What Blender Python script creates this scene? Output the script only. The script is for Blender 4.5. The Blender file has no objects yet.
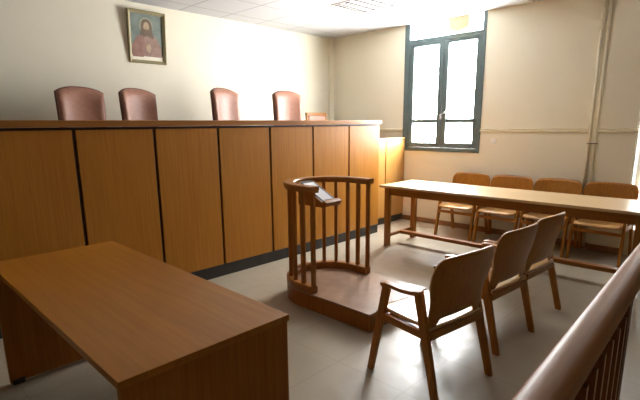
import bpy, bmesh, math, random
from mathutils import Vector, Matrix
random.seed(7)
PI = math.pi
scene = bpy.context.scene
C = scene.collection

# ------------------------------------------------------------------ helpers
def obj(name, bm, mat, parent=None, bevel=0.0, smooth=False, seg=2, solid=None, rim=None):
    me = bpy.data.meshes.new(name)
    bmesh.ops.recalc_face_normals(bm, faces=bm.faces[:])
    bm.to_mesh(me); bm.free()
    mats = mat if isinstance(mat, (list, tuple)) else [mat]
    for m in mats: me.materials.append(m)
    if smooth:
        for p in me.polygons: p.use_smooth = True
    o = bpy.data.objects.new(name, me); C.objects.link(o)
    if parent is not None: o.parent = parent
    if solid:
        m = o.modifiers.new('thick', 'SOLIDIFY'); m.thickness = solid; m.offset = 0
        if rim: m.material_offset_rim = rim
    if bevel:
        m = o.modifiers.new('bevel', 'BEVEL'); m.width = bevel; m.segments = seg
        m.limit_method = 'ANGLE'; m.angle_limit = math.radians(40)
    return o

def tag(o, label=None, cat=None, group=None, kind=None):
    if label: o['label'] = label
    if cat: o['category'] = cat
    if group: o['group'] = group
    if kind: o['kind'] = kind
    return o

def thing(name, label, cat, loc=(0, 0, 0), rz=0.0, group=None):
    o = bpy.data.objects.new(name, None); C.objects.link(o)
    o.empty_display_size = 0.1
    o.location = loc; o.rotation_euler = (0, 0, rz)
    return tag(o, label, cat, group)

def struct(name, bm, mat, parent=None, **k):
    o = obj(name, bm, mat, parent, **k)
    if parent is None: o['kind'] = 'structure'
    return o

def copy_thing(src, loc, rz, label=None, group=None):
    r = src.copy(); C.objects.link(r); r.location = loc; r.rotation_euler = (0, 0, rz)
    if label: r['label'] = label
    if group: r['group'] = group
    for ch in list(src.children):
        c = ch.copy(); C.objects.link(c); c.parent = r
        for g in list(ch.children):
            d = g.copy(); C.objects.link(d); d.parent = c
    return r

def B(): return bmesh.new()

def box(bm, x0, x1, y0, y1, z0, z1):
    v = [bm.verts.new((x, y, z)) for z in (z0, z1) for x, y in ((x0, y0), (x1, y0), (x1, y1), (x0, y1))]
    for f in ((3, 2, 1, 0), (4, 5, 6, 7), (0, 1, 5, 4), (1, 2, 6, 5), (2, 3, 7, 6), (3, 0, 4, 7)):
        bm.faces.new([v[i] for i in f])
    return bm

def bx(*a): return box(B(), *a)

def taper(bm, p0, p1, w0, d0, w1=None, d1=None):
    """leg whose two ends are horizontal rectangles (w along x, d along y)"""
    w1 = w1 or w0; d1 = d1 or d0
    v = []
    for p, w, d in ((p0, w0, d0), (p1, w1, d1)):
        for sx, sy in ((-1, -1), (1, -1), (1, 1), (-1, 1)):
            v.append(bm.verts.new((p[0] + sx * w / 2, p[1] + sy * d / 2, p[2])))
    for f in ((3, 2, 1, 0), (4, 5, 6, 7), (0, 1, 5, 4), (1, 2, 6, 5), (2, 3, 7, 6), (3, 0, 4, 7)):
        bm.faces.new([v[i] for i in f])
    return bm

def loft(bm, rings, cap=True, closed=True):
    R = [[bm.verts.new(p) for p in r] for r in rings]
    n = len(R[0])
    for a, b in zip(R, R[1:]):
        for i in range(n if closed else n - 1):
            j = (i + 1) % n
            bm.faces.new((a[i], a[j], b[j], b[i]))
    if cap and closed:
        bm.faces.new(R[0][::-1]); bm.faces.new(R[-1])
    return bm

def tube(bm, p0, p1, r, n=12, r1=None):
    p0 = Vector(p0); p1 = Vector(p1); d = (p1 - p0).normalized()
    a = d.orthogonal().normalized(); b = d.cross(a)
    r1 = r if r1 is None else r1
    rings = [[p + (a * math.cos(t) + b * math.sin(t)) * q for t in [2 * PI * i / n for i in range(n)]] for p, q in ((p0, r), (p1, r1))]
    return loft(bm, rings)

def lathe(bm, prof, n=20, cx=0, cy=0):
    return loft(bm, [[(cx + r * math.cos(2 * PI * i / n), cy + r * math.sin(2 * PI * i / n), z) for i in range(n)] for r, z in prof])

def sweep(bm, path, prof, up=(0, 0, 1)):
    """sweep a closed profile [(side, up)] along a path"""
    up = Vector(up); P = [Vector(p) for p in path]; rings = []
    for i, p in enumerate(P):
        t = (P[min(i + 1, len(P) - 1)] - P[max(i - 1, 0)]).normalized()
        s = t.cross(up).normalized(); u = s.cross(t).normalized()
        rings.append([p + s * a + u * b for a, b in prof])
    return loft(bm, rings)

def prism(bm, pts, z0, z1):
    a = [bm.verts.new((x, y, z0)) for x, y in pts]; b = [bm.verts.new((x, y, z1)) for x, y in pts]
    bm.faces.new(a[::-1]); bm.faces.new(b)
    for i in range(len(pts)):
        j = (i + 1) % len(pts); bm.faces.new((a[i], a[j], b[j], b[i]))
    return bm

def grid(bm, fn, nu, nv):
    V = [[bm.verts.new(fn(i / nu, j / nv)) for j in range(nv + 1)] for i in range(nu + 1)]
    for i in range(nu):
        for j in range(nv):
            bm.faces.new((V[i][j], V[i + 1][j], V[i + 1][j + 1], V[i][j + 1]))
    return bm

# ------------------------------------------------------------------ materials
def srgb(r, g, b):
    f = lambda c: (c / 255 / 12.92) if c / 255 <= 0.04045 else ((c / 255 + 0.055) / 1.055) ** 2.4
    return (f(r), f(g), f(b), 1)

def new_mat(name):
    m = bpy.data.materials.new(name); m.use_nodes = True
    nt = m.node_tree; p = nt.nodes['Principled BSDF']
    return m, nt, p

def plain(name, col, rough=0.5, metal=0.0, noise=0.0, nscale=8.0, bump=0.0, spec=None, coat=0.0):
    m, nt, p = new_mat(name)
    p.inputs['Base Color'].default_value = col
    p.inputs['Roughness'].default_value = rough
    p.inputs['Metallic'].default_value = metal
    if spec is not None: p.inputs['Specular IOR Level'].default_value = spec
    if coat: p.inputs['Coat Weight'].default_value = coat
    if noise or bump:
        tc = nt.nodes.new('ShaderNodeTexCoord'); n = nt.nodes.new('ShaderNodeTexNoise')
        n.inputs['Scale'].default_value = nscale; n.inputs['Detail'].default_value = 6
        nt.links.new(tc.outputs['Object'], n.inputs['Vector'])
        if noise:
            r = nt.nodes.new('ShaderNodeValToRGB')
            r.color_ramp.elements[0].position = 0.3; r.color_ramp.elements[1].position = 0.7
            r.color_ramp.elements[0].color = tuple(c * (1 - noise) for c in col[:3]) + (1,)
            r.color_ramp.elements[1].color = tuple(min(1, c * (1 + noise * 0.5)) for c in col[:3]) + (1,)
            nt.links.new(n.outputs['Fac'], r.inputs['Fac']); nt.links.new(r.outputs['Color'], p.inputs['Base Color'])
        if bump:
            bp = nt.nodes.new('ShaderNodeBump'); bp.inputs['Strength'].default_value = bump; bp.inputs['Distance'].default_value = 0.004
            nt.links.new(n.outputs['Fac'], bp.inputs['Height']); nt.links.new(bp.outputs['Normal'], p.inputs['Normal'])
    return m

def wood(name, light, dark, axis='z', rough=0.35, fine=60, spec=0.5, patch=0.25, bump=0.03):
    """veneer / solid timber with its grain along one local axis"""
    m, nt, p = new_mat(name); N = nt.nodes.new; L = nt.links.new
    tc = N('ShaderNodeTexCoord'); info = N('ShaderNodeObjectInfo')
    off = N('ShaderNodeVectorMath'); off.operation = 'MULTIPLY_ADD'
    cmb = N('ShaderNodeCombineXYZ')
    for i in range(3): L(info.outputs['Random'], cmb.inputs[i])
    off.inputs[1].default_value = (7.3, 5.1, 9.7)
    L(cmb.outputs[0], off.inputs[0]); L(tc.outputs['Object'], off.inputs[2])
    mp = N('ShaderNodeMapping'); s = [fine, fine, fine]; s['xyz'.index(axis)] = fine * 0.035
    mp.inputs['Scale'].default_value = s
    L(off.outputs[0], mp.inputs['Vector'])
    n1 = N('ShaderNodeTexNoise'); n1.inputs['Scale'].default_value = 1; n1.inputs['Detail'].default_value = 5; n1.inputs['Distortion'].default_value = 0.4
    L(mp.outputs[0], n1.inputs['Vector'])
    mp2 = N('ShaderNodeMapping'); s2 = [5, 5, 5]; s2['xyz'.index(axis)] = 0.9
    mp2.inputs['Scale'].default_value = s2; L(off.outputs[0], mp2.inputs['Vector'])
    n2 = N('ShaderNodeTexNoise'); n2.inputs['Scale'].default_value = 1; n2.inputs['Detail'].default_value = 3
    L(mp2.outputs[0], n2.inputs['Vector'])
    mx = N('ShaderNodeMath'); mx.operation = 'MULTIPLY_ADD'; mx.inputs[1].default_value = patch
    mul = N('ShaderNodeMath'); mul.operation = 'MULTIPLY'; mul.inputs[1].default_value = 1 - patch
    L(n1.outputs['Fac'], mul.inputs[0]); L(n2.outputs['Fac'], mx.inputs[0]); L(mul.outputs[0], mx.inputs[2])
    r = N('ShaderNodeValToRGB'); r.color_ramp.elements[0].position = 0.32; r.color_ramp.elements[1].position = 0.66
    r.color_ramp.elements[0].color = dark; r.color_ramp.elements[1].color = light
    L(mx.outputs[0], r.inputs['Fac']); L(r.outputs['Color'], p.inputs['Base Color'])
    p.inputs['Roughness'].default_value = rough; p.inputs['Specular IOR Level'].default_value = spec
    bp = N('ShaderNodeBump'); bp.inputs['Strength'].default_value = bump; bp.inputs['Distance'].default_value = 0.003
    L(n1.outputs['Fac'], bp.inputs['Height']); L(bp.outputs['Normal'], p.inputs['Normal'])
    return m

M = {}
M['bench'] = wood('bench_veneer', srgb(182, 124, 44), srgb(166, 106, 32), 'z', 0.4, 70, spec=0.35)
M['bench_top'] = wood('bench_worktop_veneer', srgb(166, 112, 48), srgb(144, 90, 34), 'x', 0.35, 60)
M['gap'] = plain('dark_brown_strip', srgb(62, 34, 18), 0.5, noise=0.2, nscale=30)
M['plinth'] = plain('black_kick_board', srgb(44, 42, 40), 0.45, noise=0.25, nscale=12)
M['cabinet'] = wood('cabinet_veneer', srgb(192, 144, 78), srgb(178, 126, 62), 'z', 0.38, 70)
M['desk'] = wood('desk_veneer', srgb(174, 113, 34), srgb(152, 92, 20), 'y', 0.36, 45, patch=0.4, spec=0.35)
M['desk_side'] = wood('desk_side_veneer', srgb(164, 104, 28), srgb(144, 84, 18), 'z', 0.4, 60, spec=0.3)
M['table_top'] = wood('table_top_veneer', srgb(206, 178, 136), srgb(190, 158, 114), 'y', 0.28, 60)
M['table_leg'] = wood('table_timber', srgb(160, 106, 40), srgb(134, 82, 24), 'z', 0.38, 60, spec=0.3)
M['table_rail'] = wood('table_rail_timber', srgb(156, 100, 36), srgb(130, 78, 22), 'y', 0.38, 60, spec=0.3)
M['chair_back'] = wood('chair_plywood', srgb(168, 113, 40), srgb(146, 91, 26), 'z', 0.32, 60, spec=0.3)
M['chair_leg'] = wood('chair_timber', srgb(166, 111, 36), srgb(142, 87, 24), 'z', 0.36, 70, spec=0.3)
M['chair_arm'] = wood('chair_arm_timber', srgb(166, 111, 38), srgb(142, 87, 26), 'y', 0.3, 70, spec=0.3)
M['chair_seat'] = wood('chair_seat_plywood', srgb(188, 148, 92), srgb(168, 124, 68), 'y', 0.3, 60)
M['chair_edge'] = plain('plywood_edge', srgb(206, 160, 110), 0.5, noise=0.2, nscale=60)
M['witness'] = wood('witness_stand_timber', srgb(158, 104, 42), srgb(132, 80, 26), 'z', 0.36, 70, spec=0.3)
M['witness_rail'] = wood('witness_stand_rail_timber', srgb(160, 106, 46), srgb(134, 82, 28), 'x', 0.34, 50, spec=0.3)
M['witness_side'] = wood('witness_platform_veneer', srgb(158, 102, 36), srgb(132, 78, 24), 'z', 0.4, 50, spec=0.3)
M['lino'] = plain('worn_brown_lino', srgb(146, 116, 92), 0.32, noise=0.35, nscale=5)
M['handrail'] = wood('handrail_timber', srgb(166, 112, 62), srgb(142, 90, 46), 'x', 0.5, 60, spec=0.25, bump=0.12)
M['slat'] = wood('railing_slat_timber', srgb(124, 72, 28), srgb(98, 52, 18), 'z', 0.45, 70, spec=0.3)
M['slat_lit_edge'] = plain('railing_slat_lit_edge', srgb(206, 168, 128), 0.5, noise=0.2, nscale=40)  # pale colour painted for light catching the slat edges from behind
M['leather'] = plain('oxblood_leather', srgb(166, 116, 94), 0.48, noise=0.12, nscale=25, bump=0.15)
M['leather_edge'] = plain('leather_piping', srgb(120, 76, 60), 0.45, noise=0.15, nscale=30)
M['black'] = plain('black_plastic', srgb(30, 28, 28), 0.5)
M['metal'] = plain('brushed_metal', srgb(170, 170, 170), 0.35, 1.0)
M['grey_paint'] = plain('grey_green_window_paint', srgb(82, 98, 98), 0.5, noise=0.12, nscale=10)
M['white_paint'] = plain('white_gloss_paint', srgb(238, 236, 230), 0.45)
M['cream_pipe'] = plain('cream_pipe_paint', srgb(222, 213, 188), 0.45, noise=0.08, nscale=10)
M['radiator'] = plain('cream_radiator_paint', srgb(200, 190, 165), 0.45)
M['baseboard'] = plain('brown_skirting', srgb(140, 98, 66), 0.45, noise=0.15, nscale=10)
M['paper'] = plain('white_paper', srgb(236, 236, 236), 0.6)
M['ceiling_tile'] = None

# painted walls: very slight mottling
def wall_mat(name, col):
    m, nt, p = new_mat(name); N = nt.nodes.new; L = nt.links.new
    tc = N('ShaderNodeTexCoord'); n = N('ShaderNodeTexNoise'); n.inputs['Scale'].default_value = 1.3; n.inputs['Detail'].default_value = 4
    n2 = N('ShaderNodeTexNoise'); n2.inputs['Scale'].default_value = 120; n2.inputs['Detail'].default_value = 3
    L(tc.outputs['Object'], n.inputs['Vector']); L(tc.outputs['Object'], n2.inputs['Vector'])
    r = N('ShaderNodeValToRGB'); r.color_ramp.elements[0].position = 0.3; r.color_ramp.elements[1].position = 0.7
    r.color_ramp.elements[0].color = tuple(c * 0.94 for c in col[:3]) + (1,); r.color_ramp.elements[1].color = col
    L(n.outputs['Fac'], r.inputs['Fac']); L(r.outputs['Color'], p.inputs['Base Color'])
    bp = N('ShaderNodeBump'); bp.inputs['Strength'].default_value = 0.12; bp.inputs['Distance'].default_value = 0.003
    L(n2.outputs['Fac'], bp.inputs['Height']); L(bp.outputs['Normal'], p.inputs['Normal'])
    p.inputs['Roughness'].default_value = 0.6; p.inputs['Specular IOR Level'].default_value = 0.3
    return m
M['wall'] = wall_mat('cream_wall_paint', srgb(226, 219, 198))

# tiled floor and ceiling: joint lines on a grid, in world metres
def tiles(name, col, line, sx, sy, ox, oy, w, rough, spec=0.5, mott=0.1, wear=False, bumpy=0.0):
    m, nt, p = new_mat(name); N = nt.nodes.new; L = nt.links.new
    tc = N('ShaderNodeTexCoord'); sep = N('ShaderNodeSeparateXYZ'); L(tc.outputs['Object'], sep.inputs[0])
    masks = []
    for out, s, o in (('X', sx, ox), ('Y', sy, oy)):
        a = N('ShaderNodeMath'); a.operation = 'SUBTRACT'; a.inputs[1].default_value = o; L(sep.outputs[out], a.inputs[0])
        b = N('ShaderNodeMath'); b.operation = 'PINGPONG'; b.inputs[1].default_value = s / 2; L(a.outputs[0], b.inputs[0])
        c = N('ShaderNodeMath'); c.operation = 'LESS_THAN'; c.inputs[1].default_value = w / 2; L(b.outputs[0], c.inputs[0])
        masks.append(c)
    mx = N('ShaderNodeMath'); mx.operation = 'MAXIMUM'; L(masks[0].outputs[0], mx.inputs[0]); L(masks[1].outputs[0], mx.inputs[1])
    n = N('ShaderNodeTexNoise'); n.inputs['Scale'].default_value = 9; n.inputs['Detail'].default_value = 6; n.inputs['Roughness'].default_value = 0.6
    L(tc.outputs['Object'], n.inputs['Vector'])
    r = N('ShaderNodeValToRGB'); r.color_ramp.elements[0].position = 0.3; r.color_ramp.elements[1].position = 0.7
    r.color_ramp.elements[0].color = tuple(c * (1 - mott) for c in col[:3]) + (1,); r.color_ramp.elements[1].color = col
    L(n.outputs['Fac'], r.inputs['Fac'])
    mix = N('ShaderNodeMix'); mix.data_type = 'RGBA'
    L(mx.outputs[0], mix.inputs['Factor']); L(r.outputs['Color'], mix.inputs['A']); mix.inputs['B'].default_value = line
    L(mix.outputs['Result'], p.inputs['Base Color'])
    p.inputs['Specular IOR Level'].default_value = spec
    if wear:
        rr = N('ShaderNodeMapRange'); rr.inputs['From Min'].default_value = 0.3; rr.inputs['From Max'].default_value = 0.7
        rr.inputs['To Min'].default_value = rough - 0.07; rr.inputs['To Max'].default_value = rough + 0.1
        L(n.outputs['Fac'], rr.inputs['Value']); L(rr.outputs[0], p.inputs['Roughness'])
    else:
        p.inputs['Roughness'].default_value = rough
    if bumpy:
        n2 = N('ShaderNodeTexNoise'); n2.inputs['Scale'].default_value = 14; n2.inputs['Detail'].default_value = 3
        L(tc.outputs['Object'], n2.inputs['Vector'])
        bp = N('ShaderNodeBump'); bp.inputs['Strength'].default_value = bumpy; bp.inputs['Distance'].default_value = 0.01
        L(n2.outputs['Fac'], bp.inputs['Height']); L(bp.outputs['Normal'], p.inputs['Normal'])
    return m
M['floor'] = tiles('pale_floor_tiles', srgb(160, 149, 129), srgb(146, 134, 114), 0.5, 0.5, 0.5, 0.3, 0.006, 0.36, 0.4, 0.04, True, 0.08)
M['ceiling_tile'] = tiles('ceiling_panels', srgb(214, 214, 216), srgb(152, 152, 158), 0.6, 0.6, 3.19, 4.06, 0.012, 0.8, 0.2, 0.03)

def glass_mat():
    m, nt, p = new_mat('window_glass'); N = nt.nodes.new; L = nt.links.new
    nt.nodes.remove(p); out = nt.nodes['Material Output']
    t = N('ShaderNodeBsdfTransparent'); g = N('ShaderNodeBsdfGlossy'); g.inputs['Roughness'].default_value = 0.02
    mx = N('ShaderNodeMixShader'); mx.inputs[0].default_value = .05; L(t.outputs[0], mx.inputs[1]); L(g.outputs[0], mx.inputs[2])
    L(mx.outputs[0], out.inputs['Surface'])
    return m
M['glass'] = glass_mat()

# ------------------------------------------------------------------ the room
XW, YW, ZC = 6.06, 5.58, 2.92          # window wall, wall behind the bench, ceiling
XL, YF = -4.6, -6.5
struct('floor', bx(XL - .2, XW + .3, YF - .2, YW + .2, -.12, 0), M['floor'])
struct('ceiling', bx(XL - .2, XW + .3, YF - .2, YW + .2, ZC, ZC + .1), M['ceiling_tile'])
struct('wall_back', bx(XL - .2, XW + .3, YW, YW + .2, 0, ZC), M['wall'])
struct('wall_left', bx(XL - .2, XL, YF, YW, 0, ZC), M['wall'])
struct('wall_front', bx(XL - .2, XW + .3, YF - .2, YF, 0, ZC), M['wall'])
# window wall: (y0, y1, z0) openings reaching up to the ceiling
OPEN = [(2.845, 4.10, 1.09), (0.78, 1.05, 0.30)]
YT = 2.0                                # the outer wall is thinned round window 1 to let more daylight into the corner
bm = B(); y = YF
for (a, b, z0) in sorted(OPEN):
    d = .10 if a > YT else .30
    if a > YT:
        box(bm, XW, XW + .3, y, YT, 0, ZC); box(bm, XW, XW + d, YT, a, 0, ZC)
    else:
        box(bm, XW, XW + d, y, a, 0, ZC)
    box(bm, XW, XW + d, a, b, 0, z0)
    y = b
box(bm, XW, XW + .10, y, YW, 0, ZC)
struct('wall_right', bm, M['wall'])
struct('trim_1', bx(XW - .11, XW, YW - .04, YW, 0, ZC), M['wall'])                       # boxing in the corner
struct('trim_2', bx(XW - .035, XW, 1.05, 1.395, 0, ZC), M['wall'])                       # shallow pilaster
# dado rail
def dado(name, y0, y1, x):
    bm = B(); P = [(0, 1.375), (-.018, 1.38), (-.022, 1.40), (-.014, 1.405), (-.014, 1.412), (-.024, 1.418), (0, 1.424)]
    loft(bm, [[(x + a, yy, b) for a, b in P] for yy in (y0, y1)])
    struct(name, bm, M['cream_pipe'])
dado('trim_3', 1.53, 2.845, XW); dado('trim_4', 4.10, YW - .04, XW); dado('trim_5', 1.03, 1.415, XW - .035)
struct('baseboard_right', bx(XW - .016, XW, 1.40, YW - .05, 0, .075), M['baseboard'], bevel=.003)
struct('baseboard_pillar', bx(XW - .051, XW - .035, 1.05, 1.40, 0, .075), M['baseboard'], bevel=.003)
bm = B(); box(bm, XL, -.95, YW - .016, YW, 0, .075); struct('baseboard_back', bm, M['baseboard'])
struct('baseboard_left', bx(XL, XL + .016, YF, YW, 0, .075), M['baseboard'])
# raised floor the judges sit on (behind the bench)
struct('floor_platform', bx(-.68, XW - .02, 4.12, YW - .02, 0, .60), M['plinth'])

def window(name, y0, y1, z0, posts=True):
    w = thing(name, None, None, (XW, 0, 0)); w['kind'] = 'structure'
    fo = .085; zt = 2.69; x0, x1 = -.012, .085
    bm = B()                                   # outer frame up to the ceiling
    box(bm, x0, x1, y0, y0 + .05, z0, ZC); box(bm, x0, x1, y1 - fo, y1, z0, ZC)
    box(bm, x0, x1, y0 + .05, y1 - fo, z0, z0 + .055)
    box(bm, x0 + .01, x1, y0 + .05, y1 - fo, zt - .055, zt + .01)
    obj('window_frame', bm, M['grey_paint'], w, bevel=.004)
    ym = (y0 + .05 + y1 - fo) / 2 + .0
    for a, b in ((y0 + .05, ym - .002), (ym + .002, y1 - fo)):
        bm = B(); s = .074; za, zb = z0 + .058, zt - .058; xa, xb = x0 + .014, x1 - .02
        box(bm, xa, xb, a, a + s, za, zb); box(bm, xa, xb, b - s, b, za, zb)
        box(bm, xa, xb, a + s, b - s, za, za + .07); box(bm, xa, xb, a + s, b - s, zb - .04, zb)
        box(bm, xa + .01, xb, a + s, b - s, 1.502 + z0 - 1.09, 1.558 + z0 - 1.09)
        sash = obj('sash', bm, M['grey_paint'], w, bevel=.004)
        obj('pane', bx(.03, .036, a + s, b - s, za + .07, zb - .04), M['glass'], sash)
    bm = B(); box(bm, -.03, 0, ym - .012, ym + .012, 1.555 + z0 - 1.09, 1.62 + z0 - 1.09)
    sweep(bm, [(-.03, ym, 1.60 + z0 - 1.09), (-.055, ym - .01, 1.61 + z0 - 1.09), (-.06, ym - .06, 1.635 + z0 - 1.09), (-.058, ym - .10, 1.655 + z0 - 1.09)],
          [(.008, .008), (-.008, .008), (-.008, -.008), (.008, -.008)])
    obj('window_handle', bm, M['metal'], w, bevel=.002)
    obj('transom_pane', bx(.03, .036, y0 + .05, y1 - fo, zt + .01, ZC), M['glass'], w)
    bm = B(); box(bm, .086, .10, y0 - .001, y0 + .006, z0, ZC); box(bm, .086, .10, y1 - .006, y1 + .001, z0, ZC); box(bm, .086, .16, y0, y1, z0 - .02, z0 + .004)
    obj('window_reveal', bm, M['white_paint'], w)
    return w
window('window_1', *OPEN[0])
def plain_window(name, y0, y1, z0):
    w = thing(name, None, None, (XW, 0, 0)); w['kind'] = 'structure'
    bm = B(); x0, x1 = .17, .23
    box(bm, x0, x1, y0, y0 + .06, z0, ZC); box(bm, x0, x1, y1 - .06, y1, z0, ZC); box(bm, x0, x1, y0, y1, z0, z0 + .07)
    box(bm, x0, x1, y0, y1, 2.62, 2.68); ym = (y0 + y1) / 2; box(bm, x0, x1, ym - .05, ym + .05, z0, 2.62)
    obj('window_frame', bm, M['white_paint'], w, bevel=.004)
    bm = B(); box(bm, .195, .2, y0 + .06, y1 - .06, z0 + .07, ZC)
    obj('pane', bm, M['glass'], w)
    bm = B(); box(bm, 0, .3, y0 - .001, y0 + .012, z0, ZC); box(bm, 0, .3, y1 - .012, y1 + .001, z0, ZC); box(bm, -.04, .3, y0, y1, z0 - .02, z0 + .014)
    obj('window_reveal', bm, M['white_paint'], w)
plain_window('window_2', *OPEN[1])

# ceiling light: recessed louvre tray, one tile
t = thing('ceiling_light', 'square recessed ceiling light with a louvre grid over painted dark cell shade', 'ceiling light', (4.67, 3.765, ZC))
bm = B(); a = .295
box(bm, -a, a, -a, -a + .02, -.012, -.001); box(bm, -a, a, a - .02, a, -.012, -.001); box(bm, -a, -a + .02, -a + .02, a - .02, -.012, -.001); box(bm, a - .02, a, -a + .02, a - .02, -.012, -.001)
obj('frame', bm, M['white_paint'], t, bevel=.002)
obj('shaded_tray', bx(-a + .02, a - .02, -a + .02, a - .02, -.004, -.001), plain('louvre_shadow_grey', srgb(38, 34, 44), 0.6), t)  # dark colour painted for the shade inside the louvre cells
bm = B()
for i in range(1, 4):
    q = -a + .02 + i * (2 * a - .04) / 4
    box(bm, -a + .02, a - .02, q - .024, q + .024, -.009, -.0045)
for i in range(1, 8):
    q = -a + .02 + i * (2 * a - .04) / 8
    box(bm, q - .009, q + .009, -a + .02, a - .02, -.010, -.0045)
obj('louvre', bm, M['white_paint'], t)

# ------------------------------------------------------------------ judges' bench
YB = 3.797
PX = [-0.703 + .6413 * k for k in range(10)]           # panel joints, last one is the right end (5.069)
bench = thing('judges_bench', 'long raised wooden judges bench with tall veneered front panels', 'judges bench', (0, 0, 0))
XR = PX[-1]
for a, b in zip(PX, PX[1:]):
    obj('front_panel', bx(a + .014, b - .014, YB, YB + .02, .12, 1.472), M['bench'], bench, bevel=.002)
obj('carcass', bx(PX[0] + .005, XR - .002, YB + .021, YB + .10, .12, 1.492), M['gap'], bench)
obj('plinth', bx(PX[0] + .02, XR - .02, YB - .002, YB + .10, 0, .118), M['plinth'], bench, bevel=.002)
obj('end_panel', bx(XR - .022, XR, YB + .101, 4.09, 0, 1.492), M['bench'], bench, bevel=.002)
obj('end_panel', bx(PX[0], PX[0] + .022, YB + .101, 4.09, 0, 1.492), M['bench'], bench, bevel=.002)
obj('worktop', bx(PX[0] - .02, XR + .012, YB - .022, 4.40, 1.494, 1.545), M['bench_top'], bench, bevel=.004)

# lower cabinet between the bench and the window wall
cab = thing('side_cabinet', 'lower veneered cabinet in the corner between judges bench and window', 'cabinet', (0, 0, 0))
CX0, CX1, CY = XR + .012, XW - .002, 4.055
obj('carcass', bx(CX0, CX1, CY + .021, CY + .06, .10, 1.262), M['gap'], cab)
obj('plinth', bx(CX0 + .005, CX1, CY + .012, CY + .06, 0, .098), M['plinth'], cab)
xs = 5.567
obj('door', bx(CX0 + .002, xs - .011, CY, CY + .02, .10, 1.255), M['cabinet'], cab, bevel=.002)
obj('door', bx(xs + .011, CX1 - .004, CY, CY + .02, .10, 1.255), M['cabinet'], cab, bevel=.002)
obj('top', bx(CX0, CX1, CY - .004, CY + .06, 1.263, 1.29), M['cabinet'], cab, bevel=.003)

# ------------------------------------------------------------------ judges' chairs
ZP = .60
def judge_chair(name, label, h):
    t = thing(name, label, 'chair', group='leather judges chairs behind the bench')
    # swivel base
    bm = B()
    for k in range(5):
        a = 2 * PI * k / 5 + PI / 2
        p = Vector((math.cos(a), math.sin(a), 0)); s = Vector((-math.sin(a), math.cos(a), 0))
        rings = []
        for r, z, w, hh in ((.03, .10, .03, .04), (.27, .065, .02, .025)):
            c = p * r
            rings.append([c + s * w + Vector((0, 0, z)), c - s * w + Vector((0, 0, z)), c - s * w + Vector((0, 0, z + hh)), c + s * w + Vector((0, 0, z + hh))])
        loft(bm, rings); q = p * .26; tube(bm, q - s * .02 + Vector((0, 0, .03)), q + s * .02 + Vector((0, 0, .03)), .03)
    obj('base', bm, M['black'], t)
    obj('column', lathe(B(), [(.03, .08), (.03, .25), (.022, .25), (.022, .41)]), M['metal'], t, smooth=False)
    obj('seat', bx(-.235, .235, -.24, .25, .41, .50), M['leather'], t, bevel=.035, seg=4)
    # curved, wrap-round back; the chair faces -y
    top = h; bot = .46; W = .225
    def back(off):
        def fn(u, v):
            a = (u * 2 - 1)
            z = bot + (top - bot) * v
            ztop = .052 * (1 - abs(a) ** 2.4) * v ** 3
            x = a * (W - .012 * (1 - v))
            yv = .25 + .05 * v - .055 * a * a + off
            edge = max(0, abs(a) - .82) / .18
            e2 = max(0, v - .93) / .07
            return (x, yv - (0 if off > .03 else 1) * (-.03) * max(edge ** 2, e2 ** 2) , z - .052 + ztop)
        return fn
    bm = B(); nu, nv = 16, 14
    F = [[back(0)(i / nu, j / nv) for j in range(nv + 1)] for i in range(nu + 1)]
    K = [[back(.075)(i / nu, j / nv) for j in range(nv + 1)] for i in range(nu + 1)]
    VF = [[bm.verts.new(p) for p in r] for r in F]; VK = [[bm.verts.new(p) for p in r] for r in K]
    for i in range(nu):
        for j in range(nv):
            bm.faces.new((VF[i][j], VF[i + 1][j], VF[i + 1][j + 1], VF[i][j + 1])); bm.faces.new((VK[i][j + 1], VK[i + 1][j + 1], VK[i + 1][j], VK[i][j]))
    for i in range(nu):
        bm.faces.new((VF[i][0], VK[i][0], VK[i + 1][0], VF[i + 1][0])); bm.faces.new((VF[i][nv], VF[i + 1][nv], VK[i + 1][nv], VK[i][nv]))
    for j in range(nv):
        bm.faces.new((VF[0][j], VF[0][j + 1], VK[0][j + 1], VK[0][j])); bm.faces.new((VF[nu][j], VK[nu][j], VK[nu][j + 1], VF[nu][j + 1]))
    bk = obj('backrest', bm, M['leather'], t, smooth=True)
    # rolled welt round the outside edge of the back
    path = [K[0][j] for j in range(1, nv + 1)] + [K[i][nv] for i in range(1, nu)] + [K[nu][j] for j in range(nv, 0, -1)]
    path = [(x * 1.0, y_ - .012, z) for x, y_, z in path]
    obj('welt', sweep(B(), path, [(.013 * math.cos(2 * PI * i / 8), .013 * math.sin(2 * PI * i / 8)) for i in range(8)], up=(0, 1, 0)), M['leather_edge'], bk, smooth=True)
    for s in (-1, 1):
        bm = B(); path = [(s * .265, .24, .62), (s * .265, .10, .655), (s * .265, -.14, .655), (s * .265, -.20, .63)]
        sweep(bm, path, [(.025, .016), (-.025, .016), (-.025, -.016), (.025, -.016)])
        box(bm, s * .265 - .015, s * .265 + .015, -.06, .02, .44, .65); box(bm, min(s * .2, s * .265), max(s * .2, s * .265), -.06, .02, .42, .45)
        obj('armrest', bm, M['black'], t, bevel=.006)
    return t
JC = [(1.735, 5.0 - .25, 0.03, 1.885, 'brown leather judge chair furthest left behind bench, below and left of portrait'),
      (2.395, 5.0 - .25, 0.26, 1.895, 'brown leather judge chair second from left, right below the framed portrait'),
      (3.355, 4.75 - .25, 0.25, 1.93, 'brown leather judge chair third from left, turned away with a bright right edge'),
      (4.24, 4.72 - .25, -.10, 1.94, 'brown leather judge chair rightmost of four, next to small wooden chair in corner')]
for (x, y, rz, zt, lab) in JC:
    t = judge_chair('judge_chair', lab, zt - ZP); t.location = (x, y, ZP); t.rotation_euler = (0, 0, rz)

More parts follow.
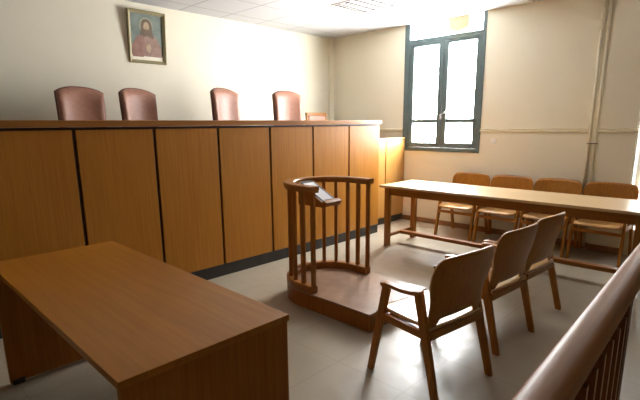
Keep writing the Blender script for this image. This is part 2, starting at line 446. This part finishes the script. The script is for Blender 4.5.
# small wooden chair in the corner
t = thing('clerk_chair', 'small wood framed chair with reddish padded back in the corner behind bench', 'chair', (5.25, 4.95, ZP))
for s in (-1, 1):
    obj('leg', taper(B(), (s * .19, -.2, 0), (s * .19, -.2, .44), .03, .03, .038, .038), M['witness'], t, bevel=.003)
    obj('leg', taper(B(), (s * .20, .21, 0), (s * .205, .20, .44), .03, .03, .038, .038), M['witness'], t, bevel=.003)
obj('seat', bx(-.22, .22, -.22, .22, .44, .49), M['leather'], t, bevel=.015)
bm = B()
for s in (-1, 1): taper(bm, (s * .205, .20, .44), (s * .205, .24, 1.035), .04, .035, .036, .03)
box(bm, -.225, .225, .222, .258, 1.035, 1.078); box(bm, -.19, .19, .21, .24, .70, .74)
obj('back_frame', bm, M['witness_rail'], t, bevel=.006)
obj('back_pad', bx(-.185, .185, .212, .245, .742, 1.033), M['leather'], t, bevel=.012)

# ------------------------------------------------------------------ portrait on the wall (generic bearded figure in a red robe)
t = thing('framed_portrait', 'gilt framed portrait of a long haired figure in a red robe on the wall', 'picture', (2.735, YW - .004, 2.541))
t.rotation_euler = (math.radians(4.5), 0, 0)
w, h = .236, .298; fw = .038
bm = B()
out = [(-w, -h), (w, -h), (w, h), (-w, h)]
prof = [(0, 0), (0, -.03), (.010, -.036), (.022, -.028), (fw, -.020), (fw, 0)]
rings = []
for a, d in prof: rings.append([(x - math.copysign(a, x), d - .003, z - math.copysign(a, z)) for x, z in out])
R = [[bm.verts.new(p) for p in r] for r in rings]
for a, b in zip(R, R[1:] + R[:1]):
    for i in range(4): bm.faces.new((a[i], a[(i + 1) % 4], b[(i + 1) % 4], b[i]))
obj('frame', bm, plain('old_gilt_frame', srgb(150, 138, 100), 0.5, 0.1, noise=0.3, nscale=60), t)
obj('backing', bx(-w + .02, w - .02, -.012, -.004, -h + .02, h - .02), plain('print_background', srgb(116, 126, 116), 0.6, noise=0.35, nscale=7), t)
def blob(name, pts, yy, col, parent, noise=.25):
    bm = B(); n = len(pts); a = [bm.verts.new((x, yy, z)) for x, z in pts]; b = [bm.verts.new((x, -.012, z)) for x, z in pts]
    bm.faces.new(a)
    for i in range(n): bm.faces.new((a[i], a[(i + 1) % n], b[(i + 1) % n], b[i]))
    return obj(name, bm, plain('print_' + name, col, 0.6, noise=noise, nscale=14), parent)
ell = lambda cx, cz, rx, rz, n=24: [(cx + rx * math.cos(2 * PI * i / n), cz + rz * math.sin(2 * PI * i / n)) for i in range(n)]
art = bpy.data.objects.new('portrait_print', None); C.objects.link(art); art.parent = t
blob('halo', ell(-.005, .13, .085, .095), -.0125, srgb(146, 148, 124), art)
blob('robe', [(-.185, -.26), (.185, -.26), (.18, -.10), (.13, -.01), (.06, .04), (-.06, .04), (-.13, .0), (-.185, -.10)], -.0130, srgb(146, 116, 100), art)
blob('hair', [(-.065, .16), (-.045, .195), (0, .21), (.045, .195), (.065, .15), (.075, .05), (.09, -.01), (.05, .0), (0, .02), (-.05, .0), (-.09, -.01), (-.075, .05)], -.0135, srgb(104, 86, 66), art)
blob('face', ell(-.002, .115, .036, .058), -.0140, srgb(170, 148, 118), art)
blob('beard', [(-.034, .10), (-.015, .088), (.013, .088), (.032, .10), (.028, .06), (0, .035), (-.03, .06)], -.0145, srgb(112, 90, 68), art)
blob('mantle', [(-.185, -.26), (-.06, -.26), (-.02, -.10), (-.05, .03), (-.12, -.005), (-.185, -.10)], -.0138, srgb(142, 104, 88), art)
blob('hand', ell(.02, -.12, .03, .05), -.0145, srgb(178, 152, 124), art)

# ------------------------------------------------------------------ armchairs
def armchair(name, label, group):
    t = thing(name, label, 'chair', group=group)
    hw = .250
    for s in (-1, 1):
        obj('leg', taper(B(), (s * hw, .250, 0), (s * (hw - .005), .130, .578), .028, .040, .030, .052), M['chair_leg'], t, bevel=.004)
        obj('leg', taper(B(), (s * (hw + .005), -.257, 0), (s * (hw - .005), -.105, .605), .028, .042, .030, .056), M['chair_leg'], t, bevel=.004)
        # arm: a shallow dished bar
        path = [(s * (hw - .006), yy, zz) for yy, zz in ((.168, .582), (.130, .589), (.07, .588), (.01, .586), (-.06, .592), (-.125, .606))]
        obj('armrest', sweep(B(), path, [(.023, .010), (-.023, .010), (-.019, -.014), (.019, -.014)]), M['chair_arm'], t, bevel=.004)
        path = [(s * (hw - .002), .200, .385), (s * (hw - .002), -.180, .372)]
        obj('side_rail', sweep(B(), path, [(.012, .022), (-.012, .022), (-.012, -.022), (.012, -.022)]), M['chair_arm'], t, bevel=.003)
    obj('front_rail', bx(-hw + .012, hw - .012, .200, .222, .315, .350), M['chair_arm'], t, bevel=.003)
    obj('rear_rail', bx(-hw + .012, hw - .012, -.196, -.172, .352, .3985), M['chair_arm'], t, bevel=.003)
    # plywood seat
    def seat(u, v):
        a = u * 2 - 1; b = v
        x = a * .228
        cz = max(0, abs(a) - .8) / .2
        yy = -.188 + (.245 + .188 - .03 * cz ** 2) * b
        z = .405 + .012 * b + .010 * a * a - .012 * math.sin(PI * b) - (.03 * max(0, (b - .88) / .12) ** 2)
        return (x, yy, z)
    obj('seat', grid(B(), seat, 14, 16), [M['chair_seat'], M['chair_edge']], t, smooth=True, solid=.011, rim=1)
    # plywood back shell: rounded top corners, arched cut-out above the seat
    def zlim(a):
        q = abs(a)
        top = .815 + .012 * (1 - q * q)
        if q > .74: top -= .085 * (1 - math.sqrt(max(0, 1 - ((q - .74) / .26) ** 2)))
        low = .402
        if q < .80:
            k = min(1, (.80 - q) / .18); low += .052 * (3 * k * k - 2 * k ** 3)
        return low, top
    us = [-1 + 2 * i / 36 for i in range(37)]
    us = sorted(set([round(math.sin(u * PI / 2) * .5 + u * .5, 5) for u in us]))
    def shell(a, v):
        lo, hi = zlim(a); z = lo + (hi - lo) * v
        f = max(0, (z - .40) / .40)
        yy = -.177 - .085 * f ** 1.2 + .036 * a * a * (.4 + .6 * f)
        k = min(1, max(0, (z - .54) / .14)); return (a * (.238 + .035 * k * k * (3 - 2 * k)), yy, z)
    bm = B(); nv = 12
    V = [[bm.verts.new(shell(a, j / nv)) for j in range(nv + 1)] for a in us]
    for i in range(len(us) - 1):
        for j in range(nv): bm.faces.new((V[i][j], V[i + 1][j], V[i + 1][j + 1], V[i][j + 1]))
    obj('backrest', bm, [M['chair_back'], M['chair_edge']], t, smooth=True, solid=.011, rim=1)
    return t
G1 = 'wooden armchairs with backs to the railing'
c0 = armchair('armchair', 'wooden armchair nearest the camera, beside the witness stand platform', G1)
c0.location = (2.2945, 1.317, 0); c0.rotation_euler = (0, 0, math.radians(-8))
copy_thing(c0, (3.06, 1.335, 0), math.radians(-5), 'middle wooden armchair of the row of three with backs to the railing')
copy_thing(c0, (3.625, 1.325, 0), math.radians(-4), 'wooden armchair with its back to the railing, furthest of the three from witness stand')
G2 = 'wooden armchairs along the window wall behind the long table'
BY = [(2.878, 'wooden armchair behind long table, directly right of the window'),
      (2.322, 'wooden armchair behind long table, second to the right of the window'),
      (1.766, 'wooden armchair behind long table, just left of the wall pipe and radiator valve'),
      (1.210, 'wooden armchair behind long table, in front of the pillar at far right')]
for y, lab in BY:
    copy_thing(c0, (5.725, y, 0), math.radians(90), lab, G2)

# ------------------------------------------------------------------ long table
t = thing('long_table', 'long pale topped wooden table with an H stretcher, standing near the window wall', 'table', (4.845, 2.0, 0))
TY0, TY1 = -1.42, 1.355; TX = .36
obj('tabletop', bx(-TX, TX, TY0, TY1, .738, .765), M['table_top'], t, bevel=.003)
LX = .292; LYs = (TY0 + .10, TY1 - .085)
for yy in LYs:
    for s in (-1, 1):
        obj('leg', taper(B(), (s * LX, yy, 0), (s * LX, yy, .737), .058, .062), M['table_leg'], t, bevel=.003)
bm = B()
for s in (-1, 1): box(bm, s * LX - .012, s * LX + .012, LYs[0] + .032, LYs[1] - .032, .645, .737)
for yy in LYs: box(bm, -LX + .03, LX - .03, yy - .012, yy + .012, .645, .737)
obj('apron', bm, M['table_rail'], t, bevel=.002)
for yy in LYs: obj('end_stretcher', bx(-LX + .03, LX - .03, yy - .014, yy + .014, .112, .152), M['table_rail'], t, bevel=.003)
obj('stretcher', bx(-.035, .035, LYs[0] + .015, LYs[1] - .015, .112, .154), M['table_rail'], t, bevel=.003)

# ------------------------------------------------------------------ desk in the foreground
t = thing('front_desk', 'plain brown desk with solid panel ends in the left foreground', 'desk', (.80, 2.173, 0))
DX, DY = .344, .878
obj('desktop', bx(-DX, DX, -DY, DY, .722, .75), M['desk'], t, bevel=.002)
for s in (-1, 1):
    pn = obj('end_panel', bx(-DX + .006, DX - .006, s * (DY - .006) - (.026 if s > 0 else 0), s * (DY - .006) + (.026 if s < 0 else 0), .012, .721), M['desk_side'], t, bevel=.002)
    for q in (-DX + .05, DX - .05):
        obj('foot', bx(q - .03, q + .03, s * (DY - .02) - .02, s * (DY - .02) + .02, 0, .03), M['black'], pn)
obj('modesty_panel', bx(DX - .09, DX - .07, -DY + .033, DY - .033, .25, .721), M['desk_side'], t, bevel=.002)

# ------------------------------------------------------------------ witness stand
WX, WR, WY = 2.848, .352, 2.66
t = thing('witness_stand', 'dark wooden horseshoe witness stand with balusters on a low platform', 'witness stand', (WX, WY, 0))
def ush(r, y_end, n=28):
    """U path: left leg (towards -y), half circle at +y, right leg"""
    P = [(-r, y_end)] + [(-r, y_end + (0 - y_end) * k / 3) for k in range(1, 3)]
    P += [(-r * math.cos(PI * i / n), r * math.sin(PI * i / n)) for i in range(n + 1)]
    P += [(r, y_end * k / 3) for k in range(1, 4)]
    return P
# platform: straight near end, round far end
def plat(r, yn): return [(-r, yn)] + [(-r * math.cos(PI * i / 28), r * math.sin(PI * i / 28)) for i in range(29)] + [(r, yn)]
obj('platform', prism(B(), plat(.385, -.755), 0, .128), M['witness_side'], t, bevel=.004)
obj('platform_top', prism(B(), plat(.383, -.752), .1285, .140), M['lino'], t)
def usweep(r, y_end, prof, z): return sweep(B(), [(x, y, z) for x, y in ush(r, y_end)], prof)
obj('base_rail', usweep(WR, -.155, [(.036, 0), (-.036, 0), (-.036, .05), (-.028, .06), (.028, .06), (.036, .05)], .1405), M['witness_rail'], t, bevel=.003)
obj('top_rail', usweep(WR, -.175, [(.036, 0), (-.036, 0), (-.036, .012), (-.044, .026), (-.044, .042), (-.038, .05), (.038, .05), (.044, .042), (.044, .026), (.036, .012)], .974), M['witness_rail'], t)
# balusters
path = ush(WR, -.145, 60); Ls = [0]
for a, b in zip(path, path[1:]): Ls.append(Ls[-1] + math.hypot(b[0] - a[0], b[1] - a[1]))
NB = 13
for k in range(NB):
    d = Ls[-1] * k / (NB - 1); i = max(j for j in range(len(Ls)) if Ls[j] <= d + 1e-9); i = min(i, len(Ls) - 2)
    f = (d - Ls[i]) / max(1e-6, Ls[i + 1] - Ls[i]); x = path[i][0] + f * (path[i + 1][0] - path[i][0]); y = path[i][1] + f * (path[i + 1][1] - path[i][1])
    ang = math.atan2(path[i + 1][1] - path[i][1], path[i + 1][0] - path[i][0])
    bm = box(B(), -.0155, .0155, -.0155, .0155, .2010, .973)
    bmesh.ops.transform(bm, matrix=Matrix.Translation((x, y, 0)) @ Matrix.Rotation(ang, 4, 'Z'), verts=bm.verts[:])
    obj('baluster', bm, M['witness'], t, bevel=.003)
# book rest hung inside the curve, facing the witness
def slab(x0, x1, s0, s1, d0, d1):
    """box in the tilted plane of the book rest: s runs up the slope, d is its normal"""
    bm = box(B(), x0, x1, s0, s1, d0, d1)
    bmesh.ops.transform(bm, matrix=Matrix.Translation((0.0, -.005, .845)) @ Matrix.Rotation(math.radians(27), 4, 'X'), verts=bm.verts[:])
    return bm
br = obj('book_rest', slab(-.10, .095, 0, .345, -.016, 0), M['witness_rail'], t, bevel=.003)
obj('lip', slab(-.10, .095, -.045, 0, -.016, .026), M['witness_rail'], br, bevel=.003)
for x in (-.09, .067):
    bm = prism(B(), [(x, .0), (x + .018, .0), (x + .018, .30), (x, .30)], .80, .835)
    for v in bm.verts:
        if v.co.z > .82: v.co.z = .835 + v.co.y * math.tan(math.radians(27)) - .012
    obj('bracket', bm, M['witness'], br)
obj('mat', slab(-.082, .077, .012, .335, .0005, .003), M['black'], br)
obj('sheet', slab(-.066, .061, .03, .30, .0032, .005), M['paper'], br)

# ------------------------------------------------------------------ railing in the foreground
RA = math.radians(2.2); RX, RY = 0.9, .234
t = thing('bar_railing', 'broad varnished wooden railing with thin upright slats in the right foreground', 'railing', (RX, RY, 0), RA)
prof = []
for i in range(20):
    a = 2 * PI * i / 20; c, s = math.cos(a), math.sin(a)
    prof.append((.039 * math.copysign(abs(c) ** .8, c), .033 * math.copysign(abs(s) ** .85, s)))
obj('handrail', sweep(B(), [(x, 0, 1.005) for x in (-1.4, -.7, 0, .4, .8, 1.2, 1.6, 2.0, 2.5)], prof), M['handrail'], t, smooth=True)
obj('sub_rail', bx(-1.4, .70, -.022, .022, .938, .972), M['slat'], t, bevel=.003)
obj('bottom_rail', bx(-1.4, .70, -.022, .022, .06, .10), M['slat'], t, bevel=.003)
for k in range(22):
    x = .60 - .093 * k
    bm = B(); box(bm, x, x + .018, -.03, .03, .1005, .9375)
    o = obj('slat', bm, [M['slat'], M['slat_lit_edge']], t)
    for p in o.data.polygons:
        if abs(p.normal.y) > .9: p.material_index = 1
for x in (.70, -1.35, 2.45):
    obj('post', bx(x - .028, x + .028, -.028, .028, 0, .975), M['slat'], t, bevel=.004)

# ------------------------------------------------------------------ fittings on the window wall
t = thing('speaker_box', 'beige box speaker above the window, just under the ceiling', 'speaker', (XW - .012, 3.19, 2.80))
prof = [(-.165, .10), (.165, .10), (.150, -.07), (0, -.105), (-.150, -.07)]
bm = B(); loft(bm, [[(0, y, z) for y, z in prof], [(-.11, y * .96, z * .96) for y, z in prof]])
beige = plain('beige_speaker_cloth', srgb(212, 192, 158), 0.7, noise=0.1, nscale=60)
obj('cabinet_shell', bm, beige, t, bevel=.006)
bm = B(); loft(bm, [[(-.1105, y * .86, z * .84) for y, z in prof], [(-.115, y * .84, z * .82) for y, z in prof]])
obj('grille', bm, plain('tan_speaker_grille', srgb(202, 180, 144), 0.8, noise=0.2, nscale=200), t)

t = thing('wall_switch', 'small white switch plate on the wall right of the window', 'switch', (XW, 2.652, 1.257))
obj('plate', bx(-.010, -.0005, -.036, .036, -.031, .031), M['white_paint'], t, bevel=.003)
for s in (-1, 1): obj('rocker', bx(-.014, -.0102, s * .016 - .013, s * .016 + .013, -.02, .02), M['white_paint'], t, bevel=.002)

t = thing('heating_pipe', 'pair of cream heating pipes running up the wall beside the pillar', 'pipe', (XW, 1.49, 0))
obj('riser', tube(B(), (-.026, 0.012, .36), (-.026, 0.012, ZC - .002), .017), M['cream_pipe'], t, smooth=True)
obj('riser', tube(B(), (-.026, -.048, .02), (-.026, -.048, ZC - .002), .014), M['cream_pipe'], t, smooth=True)
bm = B(); tube(bm, (-.026, .012, 2.62), (-.026, .012, 2.68), .022); obj('coupling', bm, M['cream_pipe'], t)
bm = B(); box(bm, -.046, -.001, -.07, .034, 1.25, 1.258); obj('clip', bm, M['gap'], t)
bm = B(); box(bm, -.046, -.001, -.07, .034, 2.50, 2.508); obj('clip', bm, M['cream_pipe'], t)

t = thing('radiator', 'cream column radiator with a black valve, low on wall behind long table', 'radiator', (XW - .04, 1.83, 0))
for k in range(10):
    y = -.24 + k * .053
    obj('column', bx(-.032, .032, y, y + .042, .20, .735), M['radiator'], t, bevel=.012, seg=3)
bm = B(); tube(bm, (0, -.242, .25), (0, .28, .25), .014); tube(bm, (0, -.30, .69), (0, .28, .69), .014); obj('header_pipe', bm, M['radiator'], t)
bm = lathe(B(), [(.010, .69), (.016, .715), (.016, .75), (.010, .785)], 12, 0, -.295); obj('valve', bm, M['black'], t)
bm = B(); box(bm, -.01, .038, -.15, -.13, .16, .20); box(bm, -.01, .038, .18, .20, .16, .20); obj('bracket', bm, M['radiator'], t)

# ------------------------------------------------------------------ light: daylight through the windows
world = bpy.data.worlds.new('sky'); scene.world = world; world.use_nodes = True
wn = world.node_tree; bg = wn.nodes['Background']
SKY, GROUND = 16.5, 18.0                       # bright overcast sky above, sunlit pale courtyard below the windows
tc = wn.nodes.new('ShaderNodeTexCoord'); sp = wn.nodes.new('ShaderNodeSeparateXYZ'); wn.links.new(tc.outputs['Generated'], sp.inputs[0])
rm = wn.nodes.new('ShaderNodeMapRange'); rm.inputs['From Min'].default_value = -.12; rm.inputs['From Max'].default_value = .04
rm.inputs['To Min'].default_value = GROUND; rm.inputs['To Max'].default_value = SKY
wn.links.new(sp.outputs['Z'], rm.inputs['Value']); wn.links.new(rm.outputs[0], bg.inputs['Strength'])
bg.inputs['Color'].default_value = (0.97, 0.99, 1.0, 1)
for (a, b, z0) in OPEN:                       # sampling portals in the openings
    L = bpy.data.lights.new('window_portal', 'AREA'); L.shape = 'RECTANGLE'; L.size = b - a; L.size_y = ZC - z0
    L.cycles.is_portal = True
    o = bpy.data.objects.new('window_portal', L); C.objects.link(o)
    o.location = (XW + (.11 if a > YT else .31), (a + b) / 2, (z0 + ZC) / 2)
    o.rotation_euler = Matrix(((0, 0, 1), (-1, 0, 0), (0, -1, 0))).transposed().to_euler() if False else (PI / 2, 0, PI / 2)

# ------------------------------------------------------------------ camera
cam = bpy.data.cameras.new('camera'); co = bpy.data.objects.new('camera', cam); C.objects.link(co)
f, py = 455.635, 220.70
cam.sensor_fit = 'HORIZONTAL'; cam.sensor_width = 36; cam.lens = f * 36 / 640
cam.shift_y = (py - 200) / 640
cam.clip_start = .02
yaw, pitch, roll = 0.7975, 0.2087, -0.0088
cy, sy = math.cos(yaw), math.sin(yaw)
fwd = Vector((sy * math.cos(pitch), cy * math.cos(pitch), -math.sin(pitch)))
r = Vector((cy, -sy, 0)); u = r.cross(fwd)
r2 = r * math.cos(roll) + u * math.sin(roll); u2 = -r * math.sin(roll) + u * math.cos(roll)
mt = Matrix((r2, u2, -fwd)).transposed().to_4x4(); mt.translation = (0, 0, 1.5)
co.matrix_world = mt
scene.camera = co

scene.view_settings.view_transform = 'Standard'; scene.view_settings.look = 'None'
scene.view_settings.gamma = 1.0; scene.view_settings.use_curve_mapping = False
scene.view_settings.exposure = 2.4
cyc = scene.cycles
cyc.max_bounces = 12; cyc.diffuse_bounces = 8; cyc.glossy_bounces = 4; cyc.transparent_max_bounces = 8
cyc.use_denoising = True; cyc.sample_clamp_indirect = 8; cyc.caustics_reflective = False
